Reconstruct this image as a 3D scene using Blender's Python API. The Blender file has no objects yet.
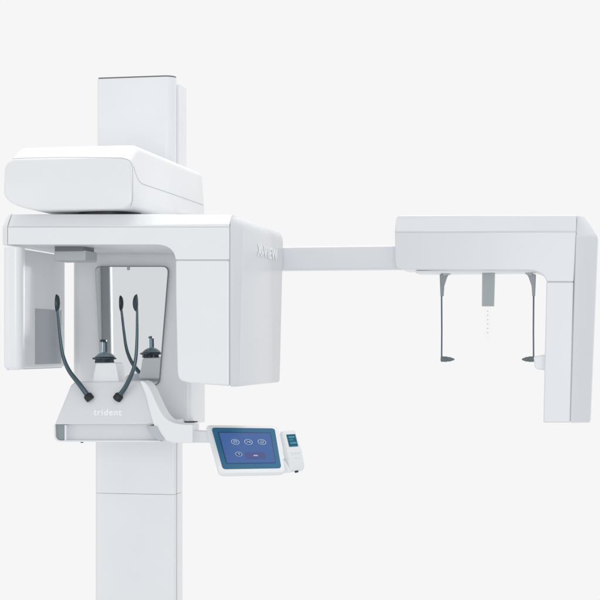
import bpy, bmesh, math
from mathutils import Vector, Matrix
R = math.radians
S = bpy.context.scene
COL = S.collection

# ------------------------------------------------------------------ camera (machine space: x right, y away, z up, metres)
F, TH, D, HZ, ZC = 1570.0, R(11.3), 4.7, 346.0, 1.35
fw = Vector((-math.sin(TH), math.cos(TH), 0)); rt = Vector((math.cos(TH), math.sin(TH), 0)); up = Vector((0, 0, 1))
CP = Vector((0, 0, ZC)) - fw * D

def ray(px, py): return fw + rt * ((px - 300) / F) + up * ((HZ - py) / F)
def at(px, py, Y):                       # point of the photograph's pixel on the plane y = Y
    r = ray(px, py); return CP + r * ((Y - CP.y) / r.y)
def atx(px, py, X):                      # ... on the plane x = X
    r = ray(px, py); return CP + r * ((X - CP.x) / r.x)
def X(px, Y): return at(px, 300, Y).x
def Z(py, Y, px=140): return at(px, py, Y).z

cam = bpy.data.cameras.new('camera'); cam.sensor_width = 36; cam.lens = 36 * F / 600
cam.shift_y = (HZ - 300) / 600; cam.clip_end = 200
co = bpy.data.objects.new('camera', cam); COL.objects.link(co)
co.matrix_world = Matrix.Translation(CP) @ Matrix((rt, up, -fw)).transposed().to_4x4()
S.camera = co

# ------------------------------------------------------------------ materials
def nm(name):
    m = bpy.data.materials.new(name); m.use_nodes = True
    return m, m.node_tree, m.node_tree.nodes['Principled BSDF']
def paint(name, col, rough=.4, metal=0, bump=.02, var=.02, scale=900, coat=0, spec=.5):
    m, t, b = nm(name)
    n = t.nodes.new('ShaderNodeTexNoise'); n.inputs['Scale'].default_value = 9; n.inputs['Detail'].default_value = 4
    tc = t.nodes.new('ShaderNodeTexCoord'); t.links.new(tc.outputs['Object'], n.inputs['Vector'])
    mx = t.nodes.new('ShaderNodeMix'); mx.data_type = 'RGBA'
    mx.inputs[6].default_value = (*[c * (1 - var) for c in col], 1); mx.inputs[7].default_value = (*[min(1, c * (1 + var)) for c in col], 1)
    t.links.new(n.outputs['Fac'], mx.inputs[0]); t.links.new(mx.outputs[2], b.inputs['Base Color'])
    mr = t.nodes.new('ShaderNodeMapRange'); mr.inputs[3].default_value = rough * .85; mr.inputs[4].default_value = rough * 1.15
    t.links.new(n.outputs['Fac'], mr.inputs[0]); t.links.new(mr.outputs[0], b.inputs['Roughness'])
    b.inputs['Metallic'].default_value = metal; b.inputs['Coat Weight'].default_value = coat; b.inputs['Coat Roughness'].default_value = .12
    b.inputs['Specular IOR Level'].default_value = spec
    if bump:
        n2 = t.nodes.new('ShaderNodeTexNoise'); n2.inputs['Scale'].default_value = scale; t.links.new(tc.outputs['Object'], n2.inputs['Vector'])
        bp = t.nodes.new('ShaderNodeBump'); bp.inputs['Strength'].default_value = bump; bp.inputs['Distance'].default_value = .001
        t.links.new(n2.outputs['Fac'], bp.inputs['Height']); t.links.new(bp.outputs[0], b.inputs['Normal'])
    return m
def emit(name, col, st, base=.03):
    m, t, b = nm(name)
    b.inputs['Base Color'].default_value = (col[0] * base, col[1] * base, col[2] * base, 1); b.inputs['Roughness'].default_value = .5; b.inputs['Specular IOR Level'].default_value = .12
    b.inputs['Emission Color'].default_value = (*col, 1); b.inputs['Emission Strength'].default_value = st
    n = t.nodes.new('ShaderNodeTexNoise'); n.inputs['Scale'].default_value = 2500; n.inputs['Detail'].default_value = 1
    mr = t.nodes.new('ShaderNodeMapRange'); mr.inputs[3].default_value = .93 * st; mr.inputs[4].default_value = 1.07 * st
    tc = t.nodes.new('ShaderNodeTexCoord'); t.links.new(tc.outputs['Object'], n.inputs['Vector'])
    t.links.new(n.outputs['Fac'], mr.inputs[0]); t.links.new(mr.outputs[0], b.inputs['Emission Strength'])
    return m
CLIP = paint('dark_grey_hinge', (.22, .25, .27), .35, metal=.3)
WHITE = paint('white_painted_shell', (.848, .86, .874), .36, coat=.25)
COOL = paint('cool_white_shell', (.75, .77, .796), .34, coat=.25)
COLM = paint('column_white', (.84, .855, .872), .32, coat=.3)
SEAM = paint('seam_shadow_gap', (.47, .49, .52), .7, bump=0)
GREYP = paint('grey_plastic', (.43, .46, .48), .45)
SLATE = paint('sensor_window_film', (.33, .37, .40), .14, bump=0, coat=.6)
DARK = paint('dark_teal_plastic', (.018, .035, .048), .3, bump=.03)
BLACK = paint('black_rubber', (.012, .014, .017), .5)
STEEL = paint('smoked_steel', (.075, .115, .138), .2, metal=.6, bump=0)
ALU = paint('brushed_grey_metal', (.34, .37, .38), .42, metal=.3)
LETTER = paint('white_lettering', (.96, .96, .97), .35, bump=0, var=.005)
TEAL = paint('teal_bezel', (.022, .135, .25), .55, bump=0, spec=.2)
NAVY = paint('navy_screen_edge', (.018, .055, .16), .5, bump=0, spec=.2)
SCREEN = emit('lit_blue_screen', (.050, .118, .325), 1.0)
ICONL = emit('lit_icon_lines', (.45, .58, .80), .9)
ICOND = emit('dark_icon_fill', (.03, .07, .19), 1.0)
BUTN = emit('lit_button_fill', (.065, .085, .24), 1.0)
LCD = emit('lit_teal_display', (.025, .13, .21), .9)
LCDL = emit('lit_teal_marks', (.10, .33, .42), .9)
MIRROR, _t, _b = nm('mirror_glass')
_b.inputs['Base Color'].default_value = (.95, .965, .965, 1); _b.inputs['Metallic'].default_value = 1; _b.inputs['Roughness'].default_value = .02
CLEAR, _t, _b = nm('clear_acrylic')
_b.inputs['Base Color'].default_value = (.985, .985, .99, 1); _b.inputs['Roughness'].default_value = .08
_b.inputs['Transmission Weight'].default_value = 1; _b.inputs['IOR'].default_value = 1.05
BITE, _t, _b = nm('smoked_clear_plastic')
_b.inputs['Base Color'].default_value = (.42, .55, .62, 1); _b.inputs['Roughness'].default_value = .12; _b.inputs['Transmission Weight'].default_value = .6; _b.inputs['IOR'].default_value = 1.4

# ------------------------------------------------------------------ mesh helpers
def link(name, bm, mats, parent=None, smooth=40, bevel=0, seg=3, bang=30):
    bmesh.ops.recalc_face_normals(bm, faces=bm.faces)
    me = bpy.data.meshes.new(name); bm.to_mesh(me); bm.free()
    for m in (mats if isinstance(mats, (list, tuple)) else [mats]): me.materials.append(m)
    o = bpy.data.objects.new(name, me); COL.objects.link(o)
    if parent: o.parent = parent
    me.shade_smooth()
    if bevel:
        b = o.modifiers.new('edge', 'BEVEL'); b.width = bevel; b.segments = seg; b.limit_method = 'ANGLE'; b.angle_limit = R(bang)
        b.harden_normals = True; b.use_clamp_overlap = True
    else:
        me.set_sharp_from_angle(angle=R(smooth))
    return o
def loft(bm, secs, mat=0, caps=(True, True)):
    rings = [[bm.verts.new(p) for p in s] for s in secs]
    n = len(rings[0])
    for a, b in zip(rings, rings[1:]):
        for i in range(n):
            f = bm.faces.new((a[i], a[(i + 1) % n], b[(i + 1) % n], b[i])); f.material_index = mat
    if caps[0]: bm.faces.new(rings[0]).material_index = mat
    if caps[1]: bm.faces.new(rings[-1][::-1]).material_index = mat
    return rings
def rrect(w, h, r, k=5):                  # rounded rectangle outline about 0,0; r may be 4 radii (tr, tl, bl, br)
    r = r if isinstance(r, (tuple, list)) else (r,) * 4
    out = []
    for (sx, sy, a0), q in zip(((1, 1, 0), (-1, 1, 90), (-1, -1, 180), (1, -1, 270)), r):
        q = min(q, w / 2, h / 2)
        for i in range(k + 1):
            a = R(a0 + 90 * i / k)
            out.append((sx * (w / 2 - q) + q * math.cos(a), sy * (h / 2 - q) + q * math.sin(a)))
    return out
def erect(w, h, rs, k=9):                 # rectangle with elliptical corners (rx, ry): tr, tl, bl, br
    out = []
    for (sx, sy, a0), (rx, ry) in zip(((1, 1, 0), (-1, 1, 90), (-1, -1, 180), (1, -1, 270)), rs):
        for i in range(k + 1):
            a = R(a0 + 90 * i / k)
            out.append((sx * (w / 2 - rx) + rx * math.cos(a), sy * (h / 2 - ry) + ry * math.sin(a)))
    return out
def arc(cx, cy, rx, ry, a0, a1, n=6):
    return [(cx + rx * math.cos(R(a0 + (a1 - a0) * i / n)), cy + ry * math.sin(R(a0 + (a1 - a0) * i / n))) for i in range(n + 1)]
def prism(bm, poly, Y0, Y1, mat=0):       # poly: pixel outline traced on the plane Y0, given real thickness back to Y1
    p0 = [at(px, py, Y0) for px, py in poly]
    return loft(bm, [p0, [Vector((p.x, Y1, p.z)) for p in p0]], mat)
def box(bm, x0, x1, y0, y1, z0, z1, mat=0):
    loft(bm, [[(x0, y0, z), (x1, y0, z), (x1, y1, z), (x0, y1, z)] for z in (z0, z1)], mat)
def frame_of(d):
    d = d.normalized(); a = Vector((0, 0, 1)) if abs(d.z) < .9 else Vector((0, 1, 0))
    u = d.cross(a).normalized(); return u, d.cross(u).normalized()
def spline(pts, n=6):                     # Catmull-Rom through points (any dimension)
    out = []
    P = [pts[0]] + list(pts) + [pts[-1]]
    for i in range(1, len(P) - 2):
        for j in range(n):
            t = j / n; a, b, c, d = P[i - 1], P[i], P[i + 1], P[i + 2]
            out.append(tuple(.5 * (2 * b[k] + (c[k] - a[k]) * t + (2 * a[k] - 5 * b[k] + 4 * c[k] - d[k]) * t * t + (3 * b[k] - a[k] - 3 * c[k] + d[k]) * t ** 3) for k in range(len(b))))
    out.append(tuple(pts[-1])); return out
def tube(bm, pts, rad, k=10, mat=0, flat=1.0):
    pts = [Vector(p) for p in pts]; rad = rad if isinstance(rad, (list, tuple)) else [rad] * len(pts)
    u = None; secs = []
    for i, p in enumerate(pts):
        d = (pts[min(i + 1, len(pts) - 1)] - pts[max(i - 1, 0)]).normalized()
        if u is None: u, v = frame_of(d)
        else:
            u = (u - d * u.dot(d)).normalized(); v = d.cross(u)
        secs.append([p + (u * math.cos(2 * math.pi * j / k) + v * math.sin(2 * math.pi * j / k) * flat) * rad[i] for j in range(k)])
    loft(bm, secs, mat)
def lathe(bm, c, prof, k=28, mat=0):      # prof: (r, z) from the top down, about a vertical axis at c
    loft(bm, [[(c.x + r * math.cos(2 * math.pi * j / k), c.y + r * math.sin(2 * math.pi * j / k), c.z + z) for j in range(k)] for r, z in prof], mat)
def ellip(bm, M, mat=0):
    r = bmesh.ops.create_uvsphere(bm, u_segments=18, v_segments=12, radius=1, matrix=M)
    for v in r['verts']:
        for f in v.link_faces: f.material_index = mat
def text_mesh(name, s, M, mat, parent, width, extrude=.0006, spacing=1.0, off=0.0, height=None):
    c = bpy.data.curves.new(name + '_curve', 'FONT'); c.body = s; c.align_x = 'CENTER'; c.align_y = 'CENTER'; c.extrude = extrude; c.space_character = spacing; c.offset = off
    c.resolution_u = 4
    t = bpy.data.objects.new('temp', c); COL.objects.link(t)
    bpy.context.view_layer.update()
    me = bpy.data.meshes.new_from_object(t.evaluated_get(bpy.context.evaluated_depsgraph_get()))
    bpy.data.objects.remove(t); bpy.data.curves.remove(c)
    xs = [v.co.x for v in me.vertices]; k = width / (max(xs) - min(xs)); mid = (max(xs) + min(xs)) / 2
    ys = [v.co.y for v in me.vertices]; mdy = (max(ys) + min(ys)) / 2
    kh = height / (max(ys) - min(ys)) if height else k
    for v in me.vertices: v.co = M @ Vector(((v.co.x - mid) * k, (v.co.y - mdy) * kh, v.co.z))
    me.materials.clear(); me.materials.append(mat)
    o = bpy.data.objects.new(name, me); COL.objects.link(o); o.parent = parent
    return o
def basis(o, x, y, z): return Matrix.Translation(o) @ Matrix((x, y, z)).transposed().to_4x4()

# ------------------------------------------------------------------ the machine
unit = bpy.data.objects.new('dental_xray_machine', None); COL.objects.link(unit)
unit['label'] = 'tall white dental X-ray machine with column, rotating head, mirror, blue touchscreen and long side arm'
unit['category'] = 'X-ray machine'

# --- column -------------------------------------------------------
xl, xr = X(97, 0), X(173.5, 0)
bm = bmesh.new()
def plan(x0, x1, y0, y1, rfr, rfl, k=6):
    P = [(x0, y1), (x0, y0 + rfl)]
    if rfl: P += [(x0 + rfl - rfl * math.cos(R(90 * i / k)), y0 + rfl - rfl * math.sin(R(90 * i / k))) for i in range(1, k + 1)]
    P += [(x1 - rfr + rfr * math.sin(R(90 * i / k)), y0 + rfr - rfr * math.cos(R(90 * i / k))) for i in range(0, k + 1)]
    P += [(x1, y1)]
    return P
zt = Z(79, 0, 97)
P = plan(xl, xr, 0, .034, .03, .006)
loft(bm, [[(x, y, z) for x, y in P] for z in (Z(428, 0), zt)])
upcol = link('upper_column', bm, COLM, unit)
bm = bmesh.new(); P = plan(xl + .002, xr - .001, .002, .033, .03, .006)
loft(bm, [[(x, y, z) for x, y in P] for z in (zt + .0005, zt + .0045)]); link('top_cap', bm, paint('dark_cap_edge', (.16, .17, .18), .5), upcol)
bm = bmesh.new(); P = plan(xl + .004, xr + .0028, .048, .138, .006, .004)
loft(bm, [[(x, y, z) for x, y in P] for z in (Z(428, 0), zt - .016)]); box(bm, xl + .01, xr - .0035, .03, .052, Z(428, 0), zt - .02, 1)
rr = link('rear_rail', bm, [COLM, SEAM], upcol)
def lower(name, z0, z1):
    bm = bmesh.new()
    a, b = X(94.5, -.03), X(174.5, -.03)
    P = plan(a, b, -.03, -.012, .006, .014)
    loft(bm, [[(x, y, z) for x, y in P] for z in (z0, z1)])
    o = link(name, bm, COLM, unit)
    bm = bmesh.new(); P = plan(a + .006, b + .0005, .003, .058, .004, .004)
    loft(bm, [[(x, y, z) for x, y in P] for z in (z0, z1)])
    link('rear_rail', bm, COLM, o)
    bm = bmesh.new(); box(bm, a + .012, b - .0025, -.014, .006, z0, z1); link('rail_groove', bm, SEAM, o)
    return o
zs = Z(494, -.03)
lower('column_sleeve', zs + .0005, Z(432, -.03)); lower('lower_column', 0, zs - .0005)

# --- carriage (back body carrying the mirror) ----------------------
YC = -.13
x0, x1 = X(71, YC), X(190.5, YC)
bm = bmesh.new()
P = plan(x0, x1, YC, .035, .012, .03, 8)
zb, ztp = Z(424, YC), Z(214, -.13)
secs = [[(x, y, zb) for x, y in P], [(x, y, ztp) for x, y in P]]
loft(bm, secs); car = link('carriage', bm, WHITE, unit, bevel=0)
# black strip standing in for the shade in the gap under the carriage front
bm = bmesh.new(); a, b = at(168, 421.2, YC - .0), at(195, 422.6, YC)
box(bm, a.x, b.x, YC - .004, YC + .03, b.z, a.z); link('gap_shade_strip', bm, BLACK, car)
# mirror: trapezoid narrowing downwards, leaning a little forward at its top
def soft(poly, d, k=5):                   # round the corners of an outline
    out = []
    for i, p in enumerate(poly):
        p = Vector(p); a = Vector(poly[i - 1]) - p; b = Vector(poly[(i + 1) % len(poly)]) - p
        a, b = p + a.normalized() * d, p + b.normalized() * d
        for j in range(k + 1):
            t = j / k; out.append(tuple(a * (1 - t) ** 2 + p * 2 * t * (1 - t) + b * t * t))
    return out
mo = soft([(96, 267), (168.8, 267), (158.5, 384.5), (101.8, 384.5)], 6)
TILT = R(1.5)
def mir(pts, ya, yb, grow=0):
    c = at(132, 330, YC - .012)
    r3 = []
    for y in (ya, yb):
        ring = []
        for px, py in pts:
            p = at(px, py, YC - .012); q = p - c
            q = q * (1 + grow / max(q.length, 1e-6))
            ring.append(c + Vector((q.x, y - math.sin(TILT) * q.z, q.z)))
        r3.append(ring)
    return r3
bm = bmesh.new(); loft(bm, mir(mo, -.001, .006, .0025)); rim = link('mirror_rim', bm, paint('dark_mirror_edge', (.20, .22, .24), .4), car)
bm = bmesh.new(); loft(bm, mir(mo, -.003, .004)); link('mirror', bm, MIRROR, car, smooth=20)
bm = bmesh.new(); p = at(128.5, 268.5, YC - .02)
lathe(bm, p, [(.0035, .006), (.0045, .004), (.0045, -.003), (.003, -.005)], 12); link('mirror_clip', bm, GREYP, car)

# --- overhead arm -------------------------------------------------
YH = -.585
hx0, hx1 = X(2.8, YH), X(133, YH)
zb, z1, z2 = Z(209.6, YH, 70), Z(158.5, YH, 70), Z(147, YH + .09, 70)
HB = .19
def hsec(Y, ins, ztop, rt_=.028, rb=.04, xtra=0):
    w, cx = hx1 - hx0 - 2 * ins, (hx0 + hx1) / 2
    h, cz = ztop - zb - 2 * ins * .7, (ztop + zb) / 2
    out = []
    for x, z in erect(w, h, ((.024, .020), (.03, .03), (.12, .052), (.036, .030)), 9):
        lean = max(0, (z + h / 2) / h)
        out.append((cx + x - math.copysign(.010 * lean ** 1.5, x) * (1 if x > 0 else .5), Y, cz + z + .006 * (1 - (2 * x / w) ** 2) * (1 if z > 0 else 0)))
    return out
secs = [hsec(YH + .000, .006, z1), hsec(YH + .0012, .003, z1), hsec(YH + .004, .0008, z1 + .001), hsec(YH + .008, 0, z1 + .003)]
for i in range(1, 8):
    t = i / 7; secs.append(hsec(YH + .016 + .085 * t, 0, z1 + .004 + (z2 - z1 - .004) * math.sin(t * math.pi / 2)))
secs += [hsec(Y, 0, z2) for Y in (-.4, -.2, 0, HB - .03)] + [hsec(HB - .012, .003, z2 - .003), hsec(HB - .004, .010, z2 - .009), hsec(HB, .022, z2 - .020)]
bm = bmesh.new(); loft(bm, secs); arm = link('overhead_arm', bm, WHITE, unit, smooth=50)
# thin moulding line: across the front, round the corner and down the side
bm = bmesh.new()
from mathutils.bvhtree import BVHTree
dg = bpy.context.evaluated_depsgraph_get(); bpy.context.view_layer.update()
bvh = BVHTree.FromObject(arm, bpy.context.evaluated_depsgraph_get())
def onto(bv, px, py):
    r = ray(px, py).normalized(); h = bv.ray_cast(CP, r); return h[0]
for line, rad in (([(7.5, 161.5), (12.5, 159), (25, 158.2), (70, 157.4), (115, 157.8), (124, 158.6), (129, 160.5), (131.8, 164.5), (132.6, 171), (132.6, 190), (132.2, 201), (130.5, 206)], .0010),
                  ([(133.6, 166), (135.5, 173), (138, 179), (142, 183.5), (150, 186.5), (165, 191.5), (185, 198.5), (206, 206)], .0009)):
    sd = [p for p in (onto(bvh, px, py) for px, py in spline(line, 5)) if p]
    tube(bm, sd, rad, 6)
link('panel_seam', bm, SEAM, arm)
bm = bmesh.new(); c = Vector((X(91, -.56) + .012, -.438, zb)); c.z = zb
lathe(bm, c, [(.088, .012), (.088, -.009)], 40); link('pivot_bearing', bm, BLACK, unit)

# --- rotating C arm -------------------------------------------------
YF, YB = -.56, -.135
beam_poly = ([(7.5, 213.5), (60, 213.2), (150, 213.2), (229.5, 213.8), (229.5, 226.5), (229.5, 259.6), (175.5, 259.6)] +
             [(174.8, 256), (173, 252), (170, 248.7), (166, 246.3), (161, 245), (155, 244.6)] + [(60, 244.6), (7.5, 244.6), (7.5, 226.5)])
bm = bmesh.new(); prism(bm, beam_poly, YF, YB)
zc_ = at(100, 226.5, YF).z
bmesh.ops.bisect_plane(bm, geom=bm.verts[:] + bm.edges[:] + bm.faces[:], plane_co=(0, 0, zc_), plane_no=(0, 0, 1), dist=1e-5)
ztop = max(v.co.z for v in bm.verts)
for v in bm.verts:
    if v.co.y < YF + .001 and v.co.z > zc_ + .01: v.co.y += .030
for f in list(bm.faces): pass
rot = link('rotating_arm', bm, WHITE, unit, bevel=.004, seg=4, bang=12)
bm = bmesh.new(); tube(bm, [at(7.6, 227, YF + .0005), at(120, 227, YF + .0005), at(229.4, 227, YF + .0005)], .0009, 6); link('panel_seam', bm, SEAM, rot)
# laser module under the beam
bm = bmesh.new(); a, b = at(54, 249, -.48), at(85.5, 260.5, -.48)
box(bm, a.x, b.x, -.48, -.38, b.z, Z(249.5, -.48)); lm = link('laser_module', bm, GREYP, rot, bevel=.003)
bm = bmesh.new(); box(bm, a.x + .004, b.x - .006, -.485, -.39, Z(250.2, -.48), Z(244.0, -.48)); link('module_mount', bm, paint('dark_mount', (.14, .15, .165), .4), lm)
# left end cover
def cover(name, xa, xb, yf, chx, chy, yb, z0, zsh, ztop_, ins, mat, parent, side=1, zb_ins=.004, rb=.02, taper=None, lin=0, kx=1):
    def sec(z, i):
        k = 6; out = [(xa, yf + i * .8)]
        e = xb - side * i * kx
        # chamfer edge with softened ends
        out += [(e - side * chx * (1 - .04), yf + i * .8 + chy * .0)] if chx > abs(xb - xa) * 1.2 else []
        out += [(xa + (e - side * .004 - xa) * t, yf + i * .8 + chy * (t ** 1.25)) for t in (.15, .35, .55, .75, .9)]
        out += [(e - side * .0012, yf + i * .8 + chy * 1.02), (e, yf + i * .8 + chy + .006)]
        out += [(e, yb - rb), (e - side * rb * .3, yb - rb * .3), (e - side * rb, yb), (xa, yb)]
        if taper: out = [(x + taper(z) * (1 + .38 * (x - xa) / (xb - xa) if lin > .9 else 1 if lin > .5 else (x - xa) / (xb - xa)), y) for x, y in out]
        return [(x, y, z) for x, y in out]
    secs = [sec(z0, zb_ins), sec(z0 + zb_ins * .5, zb_ins * .25), sec(z0 + zb_ins * 1.4, 0), sec(zsh - .004, 0), sec(zsh, ins * .02)]
    for q in range(1, 8):
        a = q / 7 * math.pi / 2
        t_ = q / 7; secs.append(sec(zsh + (ztop_ - zsh) * (math.sin(a) * (1 - lin) + t_ * lin), ins * ((1 - math.cos(a)) * (1 - lin) + t_ * lin) * .98 + ins * .02))
    bm = bmesh.new(); loft(bm, secs)
    return link(name, bm, mat, parent, smooth=32)
cover('end_cover', X(7.1, YF), X(2.0, YF + .02), YF + .001, .01, .02, YB, at(5, 244.6, YF).z, at(5, 226, YF).z, at(5, 213.2, YF).z, .037, WHITE, rot, side=-1, kx=.14, lin=.85)
# right side cover
sx0, sx1 = X(230.4, YF), X(243.5, YF + .045)
ztz = Z(214, YF, 243)
def tz(z): return .012 * (z - ztz) / .5
side_cov = cover('side_cover', sx0, sx1, YF - .001, .03, .045, .03, at(240, 387, YF).z, Z(226.5, YF, 243), Z(214.4, YF, 235), .029, COOL, unit, zb_ins=.008, rb=.03, lin=.1, taper=tz)
bm = bmesh.new(); zz = [Z(385, YF, 243), Z(229, YF, 243)]
tube(bm, [(sx1 - .001 + tz(zz[0]), YF + .05, zz[0]), (sx1 - .001 + tz(zz[1]), YF + .05, zz[1])], .0016, 8); link('edge_line', bm, WHITE, side_cov)  # thin line of the lighter shell white along the chamfer edge
# lettering on the side cover
bpy.context.view_layer.update()
bv = BVHTree.FromObject(side_cov, bpy.context.evaluated_depsgraph_get())
pl, pr = atx(258, 252, sx1), atx(278, 252, sx1)
mid = (pl + pr) / 2; zlet = Z(252.6, mid.y, 268)
text_mesh('wordmark', 'X-VIEW', basis(Vector((sx1 + tz(zlet - .016) + .0016, mid.y - .004, zlet)), Vector((0, 1, 0)), Vector((0, 0, 1)) * 1.0, Vector((1, 0, 0))), LETTER, side_cov, abs(pr.y - pl.y), .0006, 1.08, .032, .033)
# tube head front
th = ([(175.3, 260.0), (229.5, 260.0), (229.5, 386), (210, 384.8), (190, 383), (182, 381.3), (178.4, 378.5), (177.2, 373), (176.3, 340), (175.5, 300)])
bm = bmesh.new(); prism(bm, th, YF, -.10); tub = link('tube_head', bm, WHITE, unit, bevel=.010, seg=5, bang=25)
bm = bmesh.new(); prism(bm, [(177, 258.8), (229, 258.8), (229, 261), (177, 261)], YF + .0022, YF + .012); prism(bm, [(229, 226), (230.8, 226), (230.8, 385), (229, 385)], YF + .0025, YF + .012); link('panel_seam', bm, SEAM, tub)
# --- detector head (left) -------------------------------------------
dx0, dx1 = X(3, YF), X(26.5, YF + .05)
DB = -.195
def dsec(z, i):
    w = dx1 - dx0 - 2 * i; d = DB - YF - 2 * i; cx = (dx0 + dx1) / 2; cy = (DB + YF) / 2
    return [(cx + x, cy + y, z) for x, y in rrect(w, d, (.02, .02, .022, .02), 8)]
z0, z1d = Z(370, YF, 15), Z(247, YF, 15)
LIPX, LIPY = dx1, YF + .040; dx1 = dx1 - .029; DB = -.115  # lip overhang added to carry the plate that darkens the mirror image
bm = bmesh.new()
def lsec(z, i):
    w = LIPX - dx0 - 2 * i; d = .040 - 2 * i; cx = (dx0 + LIPX) / 2; cy = YF + .020
    return [(cx + x, cy + y, z) for x, y in rrect(w, d, (.003, .003, .018, .034), 8)]
loft(bm, [lsec(z0 - .0004, .012), lsec(z0 + .0016, .006), lsec(z0 + .0056, .002), lsec(z0 + .013, -.0004), lsec(z1d - .0006, -.0004)])
lip = link('front_cover', bm, WHITE, unit, smooth=40)
bm = bmesh.new(); box(bm, dx1 + .001, LIPX - .002, LIPY - .001, LIPY + .003, z0 + .02, z1d - .012); rearp = link('added_mirror_plate', bm, GREYP, unit)  # grey plate added behind the lip, only to reflect as a dark strip
bm = bmesh.new(); loft(bm, [dsec(z0, .012), dsec(z0 + .002, .006), dsec(z0 + .006, .002), dsec(z0 + .013, 0), dsec(z1d, 0)])
det = link('detector_head', bm, WHITE, unit, smooth=40); lip.parent = det; rearp.parent = det
# sensor window and slim guard on the inner face
a, b = atx(35, 308, dx1), atx(61, 308, dx1)
za, zb2 = Z(308.5, a.y, 40), Z(364.5, a.y, 40)
bm = bmesh.new(); box(bm, dx1 - .004, dx1 + .0015, a.y, min(b.y, DB - .022), zb2, za); sw = link('sensor_window', bm, SLATE, det, bevel=.001)
bm = bmesh.new(); tube(bm, [(dx0 + .0105, YF + .0045, z0 + .02), (dx0 + .0105, YF + .0045, z1d - .001)], .0009, 6); link('panel_seam', bm, SEAM, det)

# --- chin shelf -----------------------------------------------------
YS = -.45
nk = [at(px, py, YS + .10) for px, py in ((84, 388), (122, 388), (122, 424), (84, 424))]
out = [(66, 385.5), (69, 382.8), (73, 382), (138, 381.2), (142, 382.5), (145, 386), (155, 424.5), (54.5, 424.5)]
def lean(p): return Vector((p.x, p.y + (p.z - at(100, 424, YS).z) * .35, p.z))
f0 = [lean(at(px, py, YS)) for px, py in out]
bm = bmesh.new(); loft(bm, [f0, [Vector((p.x, p.y + .045, p.z)) for p in f0]])
loft(bm, [nk, [Vector((p.x, YC + .01, p.z)) for p in nk]])
shelf = link('chin_shelf', bm, COOL, unit, bevel=.006, seg=4, bang=25)
# hand grip tray under it
bm = bmesh.new()
pp = [(66, 423), (156.5, 423), (160, 440.2), (66, 440.2)]
prism(bm, pp, YS + .03, YC - .01)
tray = link('grip_tray', bm, COOL, shelf, bevel=.002)
bm = bmesh.new(); prism(bm, [(54.8, 424), (66, 424), (66, 440.5), (58, 440.5), (55.5, 439), (54.8, 436)], YS + .012, YS + .16); 
grip = link('hand_grip', bm, paint('grey_blue_grip', (.27, .32, .35), .35), shelf, bevel=.003)
bm = bmesh.new(); prism(bm, [(53.6, 424.8), (55.2, 424.8), (55.6, 437), (57.5, 439.6), (60, 440.4), (160, 440.4), (161, 442), (59, 442), (55.5, 440.6), (53.8, 437.5)], YS + .005, YS + .20); link('lower_rail', bm, WHITE, shelf, bevel=.0012)
bm = bmesh.new(); prism(bm, [(64.6, 425), (66.2, 425), (66.2, 440.5), (64.6, 440.5)], YS + .008, YS + .16); link('grip_trim', bm, WHITE, shelf)
bm = bmesh.new(); p = at(82, 441.8, YS + .02); lathe(bm, p, [(.0045, .003), (.0045, -.001), (.003, -.003)], 14); link('foot_screw', bm, DARK, shelf)
# lettering on the sloping front
pl, pr = lean(at(92.2, 412.3, YS)), lean(at(120.8, 412.3, YS)); nrm = Vector((0, -1, .35)).normalized()
text_mesh('wordmark', 'trident', basis((pl + pr) / 2 + nrm * .0004, Vector((1, 0, 0)), Vector((0, .35, 1)).normalized(), nrm), LETTER, shelf, pr.x - pl.x, .0005, 1.12, .03)

# --- console arm ----------------------------------------------------
YA = -.43
ca = spline([(140, 380.8), (145, 382.4), (150, 389), (155.5, 401), (161, 412), (167, 419.2), (175, 423), (184, 424.4), (192.5, 424.8)], 3) + \
     [(192.5, 443.2)] + spline([(182, 443.2), (173, 442.6), (166.5, 440.4), (160.5, 436), (155, 428), (150, 412), (146, 396)], 3)
bm = bmesh.new(); prism(bm, ca, YA - .035, YA + .035)
carm = link('console_arm', bm, WHITE, unit, bevel=.008, seg=4, bang=30)
bm = bmesh.new(); prism(bm, spline([(146, 426), (157, 426)], 2) + spline([(157.2, 426.6), (160, 432.5), (164.5, 438.8)], 4) + spline([(163.5, 440), (158, 440), (152, 435.5), (146.2, 427)], 4), YA - .038, YA + .02); link('grip_end', bm, paint('pale_grey_grip', (.50, .53, .56), .4), carm, bevel=.0015)
bm = bmesh.new(); prism(bm, [(193, 430.5), (214, 431.5), (218, 442.8), (193, 442.8)], YA - .016, YA + .02)
link('arm_collar', bm, COOL, carm, bevel=.004)

# --- control panel ----------------------------------------------------
def square(a, b, px, py):                 # depth of the third corner that makes a right angle at a
    lo, hi = a.y - .4, a.y + .1
    g = lambda y: (at(px, py, y) - a).dot(b - a)
    for _ in range(50):
        m = (lo + hi) / 2
        if g(m) * g(hi) <= 0: lo = m
        else: hi = m
    return at(px, py, (lo + hi) / 2)
T0 = at(211.5, 428, YA - .04)
TR = at(274.5, 428.8, YA + .045); BL = square(T0, TR, 222.8, 469.2)
u = (TR - T0); v = (BL - T0)
nn = u.cross(v).normalized()
if nn.y > 0: nn = -nn
UL, VL = u.length, v.length; uh, vh = u.normalized(), v.normalized()
_r = ray(281.2, 468.2); BR = CP + _r * ((T0 - CP).dot(nn) / _r.dot(nn))
def quad(s_, t_): return T0 * (1 - s_) * (1 - t_) + TR * s_ * (1 - t_) + BL * (1 - s_) * t_ + BR * s_ * t_
def plate(bm, s0, s1, t0, t1, r, n0, n1, mat=0, k=5):
    ol = rrect((s1 - s0) * UL, (t1 - t0) * VL, r, k)
    return loft(bm, [[quad((s0 + s1) / 2 + x / UL, (t0 + t1) / 2 + y / VL) + nn * n for x, y in ol] for n in (n0, n1)], mat)
bm = bmesh.new()
c_ = []
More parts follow.
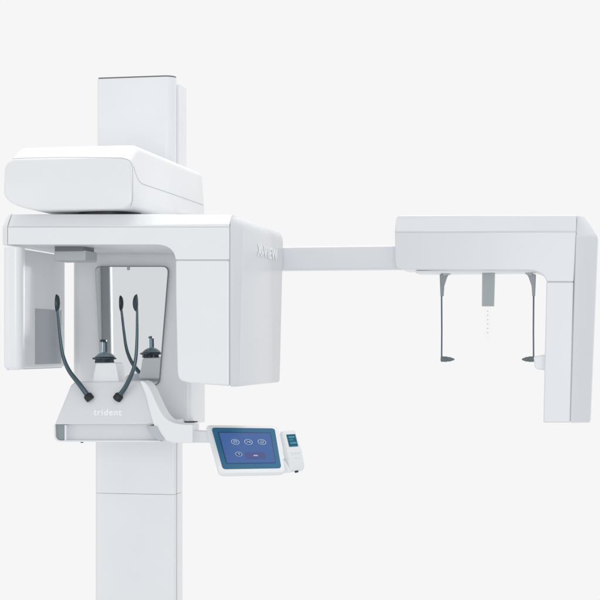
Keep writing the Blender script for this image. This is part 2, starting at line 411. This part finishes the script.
for (g, n) in ((-.010, -.019), (-.002, -.0165), (.003, -.011), (.004, -.006), (.0035, -.001), (.002, .0)):
    s0, s1, t0, t1 = -.052 - g / UL, 1.042 + g / UL, -.058 - g / VL, 1.072 + g / VL
    ol = rrect((s1 - s0) * UL, (t1 - t0) * VL, .012 + g * .3, 6)
    c_.append([quad((s0 + s1) / 2 + x / UL, (t0 + t1) / 2 + y / VL) + nn * n for x, y in ol])
loft(bm, c_); panel = link('control_panel', bm, WHITE, unit, smooth=50)
bm = bmesh.new(); plate(bm, 0, 1, 0, 1, .009, -.002, .0016); link('bezel', bm, TEAL, panel)
bm = bmesh.new(); plate(bm, .078, .925, .105, .88, .002, 0, .0021); link('screen_edge', bm, NAVY, panel)
bm = bmesh.new(); plate(bm, .095, .91, .135, .875, .002, 0, .0026); scr = link('screen', bm, SCREEN, panel)
def ring(bm, s, t, r0, r1, n, mat=0, k=24):
    c = quad(s, t)
    f = lambda r, j: c + (uh * math.cos(2 * math.pi * j / k) + vh * math.sin(2 * math.pi * j / k)) * r
    for j in range(k):
        q = [bm.verts.new(p) for p in (f(r0, j) + nn * n, f(r1, j) + nn * n, f(r1, j + 1) + nn * n, f(r0, j + 1) + nn * n)]
        bm.faces.new(q).material_index = mat
def disc(bm, s, t, r, n, mat=0, k=24):
    c = quad(s, t) + nn * n
    bm.faces.new([bm.verts.new(c + (uh * math.cos(2 * math.pi * j / k) + vh * math.sin(2 * math.pi * j / k)) * r) for j in range(k)]).material_index = mat
def stroke(bm, pts, w, n, mat=0):
    tube(bm, [quad(s, t) + nn * n for s, t in pts], w, 5, mat)
us, vs = .0095 / UL, .0095 / VL
def icon(name, s, t, r, glyph):
    bm = bmesh.new(); disc(bm, s, t, r * .86, .0030, 0); ring(bm, s, t, r * .84, r, .0032, 1)
    for g in glyph: stroke(bm, [(s + a * r / UL, t + b * r / VL) for a, b in g], .0007, .0034, 1)
    link(name, bm, [ICOND, ICONL], panel)
jaw = [[(-.55, -.05), (-.35, .35), (0, .5), (.35, .35), (.55, -.05)], [(-.5, -.3), (-.2, -.45), (.2, -.45), (.5, -.3)], [(-.3, 0), (-.3, -.3)], [(0, .1), (0, -.3)], [(.3, 0), (.3, -.3)]]
cube_ = [[(-.5, -.4), (-.05, -.1), (-.5, .3)], [(-.05, -.1), (.5, -.3)], [(.1, .1), (.5, .4), (.5, 0), (.1, .1)]]
skull = [[(-.45, .1), (-.4, -.3), (0, -.5), (.4, -.3), (.45, .1), (.15, .5), (-.2, .4), (-.45, .1)], [(-.1, 0), (.3, .2)]]
icon('icon', .315, .365, .0115, jaw); icon('icon', .53, .365, .0115, cube_); icon('icon', .75, .365, .0115, skull)
icon('icon', .325, .665, .0095, [[(-.3, -.3), (.3, .1), (0, .4)], [(0, -.5), (.3, -.2)]])
bm = bmesh.new(); plate(bm, .43, .765, .615, .78, .0015, .001, .0030); plate(bm, .565, .635, .69, .715, .0005, .001, .0034, 1); link('button', bm, [BUTN, ICONL], panel)

# --- remote holder and remote --------------------------------------------
r0 = at(282.5, 431, YA + .03); r1 = at(295.8, 430.3, YA + .062); r2 = square(r0, r1, 291, 470.5)
ru = (r1 - r0); rv = (r2 - r0)
rn = ru.cross(rv).normalized()
if rn.y > 0: rn = -rn
def rloft(bm, spec, mat=0):   # spec: (t along rv, s0, s1, n_back, n_front)
    secs = []
    for t, s0, s1, nb, nf in spec:
        c = r0 + ru * ((s0 + s1) / 2) + rv * t + rn * ((nb + nf) / 2)
        secs.append([c + ru.normalized() * x + rn * y for x, y in rrect((s1 - s0) * ru.length, nf - nb, .006, 4)])
    loft(bm, secs, mat)
rem = bpy.data.objects.new('hand_remote', None); COL.objects.link(rem); rem.location = r2
rem['label'] = 'small white handheld remote with teal display hanging beside the blue touchscreen'; rem['category'] = 'remote control'
def rl(name, bm, mat, parent=rem, **k):
    o = link(name, bm, mat, parent, **k)
    if parent is rem: o.matrix_parent_inverse = Matrix.Translation(-r2)
    return o
bm = bmesh.new(); rloft(bm, [(-.015, .08, .92, -.014, -.003), (0, .02, .98, -.018, 0), (.03, 0, 1, -.02, .001), (.4, 0, 1.1, -.022, .001), (.5, -.01, 1.14, -.024, .003), (.9, -.02, 1.10, -.022, .002), (.98, .02, 1.02, -.02, 0), (1.0, .1, .95, -.016, -.003)])
body = rl('body', bm, WHITE, smooth=40)
bm = bmesh.new()
def rplate(bm, s0, s1, t0, t1, n0, n1, mat=0):
    loft(bm, [[r0 + ru * s + rv * t + rn * n for s, t in ((s0, t0), (s1, t0), (s1 + .03, t1), (s0 + .03, t1))] for n in (n0, n1)], mat)
rplate(bm, .20, .86, .10, .41, -.002, .0022); dsp = rl('display', bm, LCD)
bm = bmesh.new(); rplate(bm, .30, .75, .15, .19, .001, .0027); rplate(bm, .32, .6, .23, .25, .001, .0027); rplate(bm, .35, .8, .30, .34, .001, .0027); rl('display_marks', bm, LCDL)
bm = bmesh.new()
for i in range(3): rplate(bm, .22 + .24 * i, .38 + .24 * i, .56, .60, -.001, .0034)
rplate(bm, .30, .82, .70, .71, -.001, .0030); rl('button', bm, COOL)
bm = bmesh.new(); p = r0 + ru * .55 + rv * 1.0 - rn * .01
tube(bm, [p - rv * .02, p + rv * .035], [.006, .005], 12); rl('plug', bm, BLACK)
bm = bmesh.new(); hb = [(279.5, 459), (284, 462), (291, 472.5), (281, 473.5), (275.5, 472)]
prism(bm, hb, YA - .01, YA + .035); link('remote_holder', bm, WHITE, unit, bevel=.003)

# --- temple rods -----------------------------------------------------------
def rod(path, padc, flip):
    bm = bmesh.new()
    P = spline(path, 7); pts = [at(a, b, c) for a, b, c, r in P]
    tube(bm, pts, [r * .8 for *_, r in P], 12, 0, 1)
    o = link('temple_rod', bm, STEEL, unit, smooth=60)
    a, b, c, r = path[0]; q = at(a, b, c); d = (at(*path[1][:3]) - q).normalized()
    bm = bmesh.new(); tube(bm, [q - d * .014, q - d * .012, q + d * .002, q + d * .006], [.009, .0125, .0125, .0085], 16); link('socket', bm, BLACK, o, smooth=50)
    bm = bmesh.new(); p = at(*padc)
    n = 14; secs = []
    for i in range(n + 1):                    # spoon shaped pad: flat on the rod side, bulging towards the head
        t = -1 + 2 * i / n; h = max(.02, 1 - t * t) ** .5
        secs.append([(p.x + flip * (max(0, math.cos(q)) * .0115 * h + min(0, math.cos(q)) * .002 * h), p.y + .012 * h * math.sin(q), p.z + .0245 * t) for q in [2 * math.pi * j / 14 for j in range(14)]])
    loft(bm, secs); link('pad', bm, DARK, o, smooth=60)
    return o
rod([(88, 396, -.43, .0092), (80, 385, -.433, .0088), (69, 370.5, -.435, .0078), (63.2, 356, -.436, .0066), (60.3, 338, -.437, .0056), (58.3, 318, -.437, .005), (57, 305, -.437, .0042), (56.4, 297, -.437, .003)], (56.3, 303, -.437), 1)
rod([(119, 396, -.43, .0088), (125.5, 387, -.433, .0082), (132.5, 372, -.435, .007), (135.8, 358, -.436, .006), (137, 338, -.437, .0052), (137.1, 318, -.437, .0044), (137, 305, -.437, .0034), (136.6, 297, -.437, .003)], (136.8, 303, -.437), -1)

# --- chin rest -----------------------------------------------------------
YR = -.37
bm = bmesh.new()
pa = [at(px, py, YR - .03) for px, py in ((95.2, 362.6), (116.2, 362.6), (120, 386), (90.5, 386))]
loft(bm, [pa, [Vector((p.x, YR + .035, p.z)) for p in pa]]); chin = link('chin_rest', bm, WHITE, unit, bevel=.006, seg=4)
c = at(104.5, 358, YR)
bm = bmesh.new(); lathe(bm, c, [(.010, .0065), (.02, .006), (.027, .003), (.032, .0012), (.0345, .0002), (.034, -.0035), (.026, -.005), (.0255, -.0135), (.02, -.014)], 36)
for v_ in bm.verts:                            # notched underside
    if v_.co.z < c.z - .0055:
        a = math.atan2(v_.co.y - c.y, v_.co.x - c.x); v_.co.x = c.x + (v_.co.x - c.x) * (1 + .10 * math.sin(9 * a)); v_.co.y = c.y + (v_.co.y - c.y) * (1 + .10 * math.sin(9 * a))
link('rest_plate', bm, [DARK], chin, smooth=35)
bm = bmesh.new(); lathe(bm, c + Vector((.002, 0, .001)), [(.006, .0155), (.013, .0145), (.022, .009), (.029, .0025)], 30); link('rest_cone', bm, BITE, chin)
bm = bmesh.new(); p = at(104.6, 352, YR)
box(bm, p.x - .006, p.x + .006, YR - .005, YR + .004, p.z - .004, Z(339.8, YR, 104)); 
q0 = Z(341, YR, 104); 
tube(bm, [(p.x + .003, YR - .004, q0), (p.x - .004, YR - .010, q0 + .001), (p.x - .0095, YR - .012, q0 - .0005)], [.0042, .004, .0034], 10, 1)
tube(bm, [(p.x + .0055, YR - .003, q0 - .002), (p.x + .006, YR - .003, p.z)], .003, 8, 1)
link('bite_holder', bm, [BITE, DARK], chin, bevel=0)

# --- cephalometric arm and head ------------------------------------------------
YE = .035
bm = bmesh.new()
za, zb3 = Z(246.2, YE, 330), Z(269.8, YE, 330)
xa, xb = X(195, YE), X(399, YE)
loft(bm, [[(x, YE + .035 + y, (za + zb3) / 2 + z) for y, z in rrect(.07, za - zb3, .006, 4)] for x in (xa, xb)])
link('side_arm', bm, COOL, unit)
YQ = -.035; QB = .165
cp = ([(394.8, 219.5), (395.6, 216.4), (398, 214.9), (480, 214.6), (576.5, 214.6), (576.2, 232), (573.7, 281.6), (546.4, 281.6)] +
      [(545.2, 278), (542.5, 274.6), (538.5, 272.2), (533, 270.6), (527, 270)] + [(480, 269.8), (401, 269.2), (397.5, 268.4), (395.8, 266), (395.2, 260), (394.8, 232)])
bm = bmesh.new(); prism(bm, cp, YQ, QB)
zc_ = at(480, 232, YQ).z
bmesh.ops.bisect_plane(bm, geom=bm.verts[:] + bm.edges[:] + bm.faces[:], plane_co=(0, 0, zc_), plane_no=(0, 0, 1), dist=2e-4)
for v_ in bm.verts:
    if v_.co.y < YQ + .001 and v_.co.z > zc_ + .005: v_.co.y += .022
ceph = link('cephalometric_head', bm, COOL, unit, bevel=.0055, seg=4, bang=12)
bm = bmesh.new(); tube(bm, [at(395.3, 232, YQ + .0004), at(480, 232, YQ + .0004), at(576, 232, YQ + .0004)], .0008, 6); link('panel_seam', bm, SEAM, ceph)
bm = bmesh.new(); prism(bm, [(546.4, 282.0), (573.6, 282.0), (570.2, 422.6), (543.3, 422.6)], YQ, QB); leg = link('sensor_leg', bm, COOL, unit, bevel=.0035, seg=3)
bm = bmesh.new(); prism(bm, [(547, 280.5), (573, 280.5), (573, 283.2), (547, 283.2)], YQ + .0018, YQ + .012); prism(bm, [(575.5, 233), (577, 233), (571, 421), (569.5, 421)], YQ + .002, YQ + .012); link('panel_seam', bm, SEAM, leg)
# underside plate
bm = bmesh.new(); box(bm, X(418, .075), X(544, .075), .015, QB - .03, Z(273.6, .075, 480), at(480, 269, YQ).z); link('underside_plate', bm, WHITE, ceph, bevel=.002)
# right side cover, leaning inwards towards the bottom like the leg
zlo, zhi = at(570, 422.9, YQ).z, at(577, 214.9, YQ).z
xlo, xhi = X(570.7, YQ), X(576.9, YQ)
# taper keeps both edges leaning together
def tp(z): return (xhi - xlo) * (z - zhi) / (zhi - zlo)
cc = cover('side_cover', xhi, X(598.6, YQ + .03), YQ - .001, .04, .035, QB, zlo, at(590, 236, YQ).z, zhi, .042, COOL, unit, zb_ins=.003, rb=.02, taper=tp, lin=.93)
# ear rods
def ear(px_top, px_rod, px_tip, flip):
    YM = .065
    bm = bmesh.new()
    tube(bm, [at(px_rod, 276, YM), at(px_rod, 300, YM), at(px_rod + .2 * flip, 330, YM), at(px_rod, 360, YM)], [.0026, .0024, .0023, .0023], 10)
    o = link('ear_rod', bm, STEEL, unit, smooth=60)
    bm = bmesh.new()
    prism(bm, [(px_rod - 2 * flip, 274.5), (px_top + 4.5 * flip, 272), (px_top + 1.5 * flip, 277), (px_rod + 2.0 * flip, 286), (px_rod + 1.4 * flip, 296), (px_rod - 1.2 * flip, 296)], YM - .012, YM + .012)
    link('hinge_clip', bm, CLIP, o, bevel=.0015)
    bm = bmesh.new()
    prism(bm, [(px_top - 2 * flip, 271.6), (px_top + 5.2 * flip, 271.4), (px_top + 4.6 * flip, 274.2), (px_top - 2 * flip, 276)], YM - .016, YM + .016); link('hinge_block', bm, GREYP, o, bevel=.001)
    bm = bmesh.new()
    a = at(px_rod - .8 * flip, 359, YM); b = at(px_tip, 359.4, YM); d = b - a
    tube(bm, [a, a + d * .04, a + d * .45, a + d * .5, a + d * .62, a + d * .95, b], [.007, .0085, .0085, .0065, .0075, .0028, .0012], 14); link('ear_plug', bm, paint('dark_grey_plug', (.13, .16, .17), .4), o, smooth=35)
ear(445, 441.6, 454.5, 1); ear(530, 533.6, 521.8, -1)
# nasal support
YN = .045
bm = bmesh.new(); prism(bm, [(482.2, 270.5), (494.6, 270.5), (493.6, 306.2), (481.8, 306.2)], YN, YN + .022)
for i in range(4): prism(bm, [(484 + 2.6 * i, 272), (484.9 + 2.6 * i, 272), (484.7 + 2.5 * i, 305.8), (483.8 + 2.5 * i, 305.8)], YN - .0012, YN + .004)
nas = link('nasal_support', bm, ALU, unit)
bm = bmesh.new(); prism(bm, [(484.2, 306), (491, 306), (490.6, 338), (489.5, 341), (487.6, 342.2), (485.8, 341), (484.6, 338)], YN + .006, YN + .010); rul = link('clear_ruler', bm, CLEAR, nas)
bm = bmesh.new()
for i in range(6):
    p = at(487.6, 311 + 4.35 * i, YN + .0055); tube(bm, [p, p + Vector((0, .004, 0))], .0017, 8)
link('ruler_dots', bm, paint('pale_violet_dots', (.52, .54, .68), .5, bump=0), nas)
# secondary slit guide on the leg
bm = bmesh.new(); prism(bm, [(533.5, 356.5), (546, 354.2), (546, 370.4), (538, 369.4), (534.6, 367.8)], -.0 + .035, .115); link('slit_guide', bm, WHITE, unit, bevel=.004)

# ------------------------------------------------------------------ light: white studio, soft lamps
w = bpy.data.worlds.new('World'); S.world = w; w.use_nodes = True
nt = w.node_tree; bg = nt.nodes['Background']
tc = nt.nodes.new('ShaderNodeTexCoord'); sp = nt.nodes.new('ShaderNodeSeparateXYZ'); nt.links.new(tc.outputs['Generated'], sp.inputs[0])
mr = nt.nodes.new('ShaderNodeMapRange'); mr.interpolation_type = 'SMOOTHSTEP'
mr.inputs[1].default_value = .05; mr.inputs[2].default_value = .6
nt.links.new(sp.outputs['Y'], mr.inputs[0])
mx = nt.nodes.new('ShaderNodeMix'); mx.data_type = 'RGBA'
mx.inputs[6].default_value = (.70, .71, .725, 1); mx.inputs[7].default_value = (.921, .921, .921, 1)
nt.links.new(mr.outputs[0], mx.inputs[0]); nt.links.new(mx.outputs[2], bg.inputs['Color']); bg.inputs['Strength'].default_value = 1
def lamp(name, loc, target, size, power, col=(1, 1, 1)):
    l = bpy.data.lights.new(name, 'AREA'); l.shape = 'RECTANGLE'; l.size, l.size_y = size; l.energy = power; l.color = col
    o = bpy.data.objects.new(name, l); COL.objects.link(o); o.location = loc
    o.rotation_euler = (Vector(target) - Vector(loc)).to_track_quat('-Z', 'Y').to_euler()
lamp('overhead_softbox', (-.2, .9, 5.2), (-.1, -.1, 1.4), (3, 3), 108)
lamp('left_softbox', (-3.0, -3.2, .9), (-.4, -.1, .9), (1.4, 2.2), 10)
lamp('added_front_fill', (1.2, -6.2, 1.3), (-.1, -.2, 1.2), (2.2, 2.2), 66)  # fill light added to brighten the recesses from the front

S.view_settings.view_transform = 'Standard'; S.view_settings.look = 'None'; S.view_settings.exposure = 0; S.view_settings.gamma = 1
S.render.engine = 'CYCLES'
S.cycles.max_bounces = 12; S.cycles.diffuse_bounces = 8; S.cycles.use_denoising = True
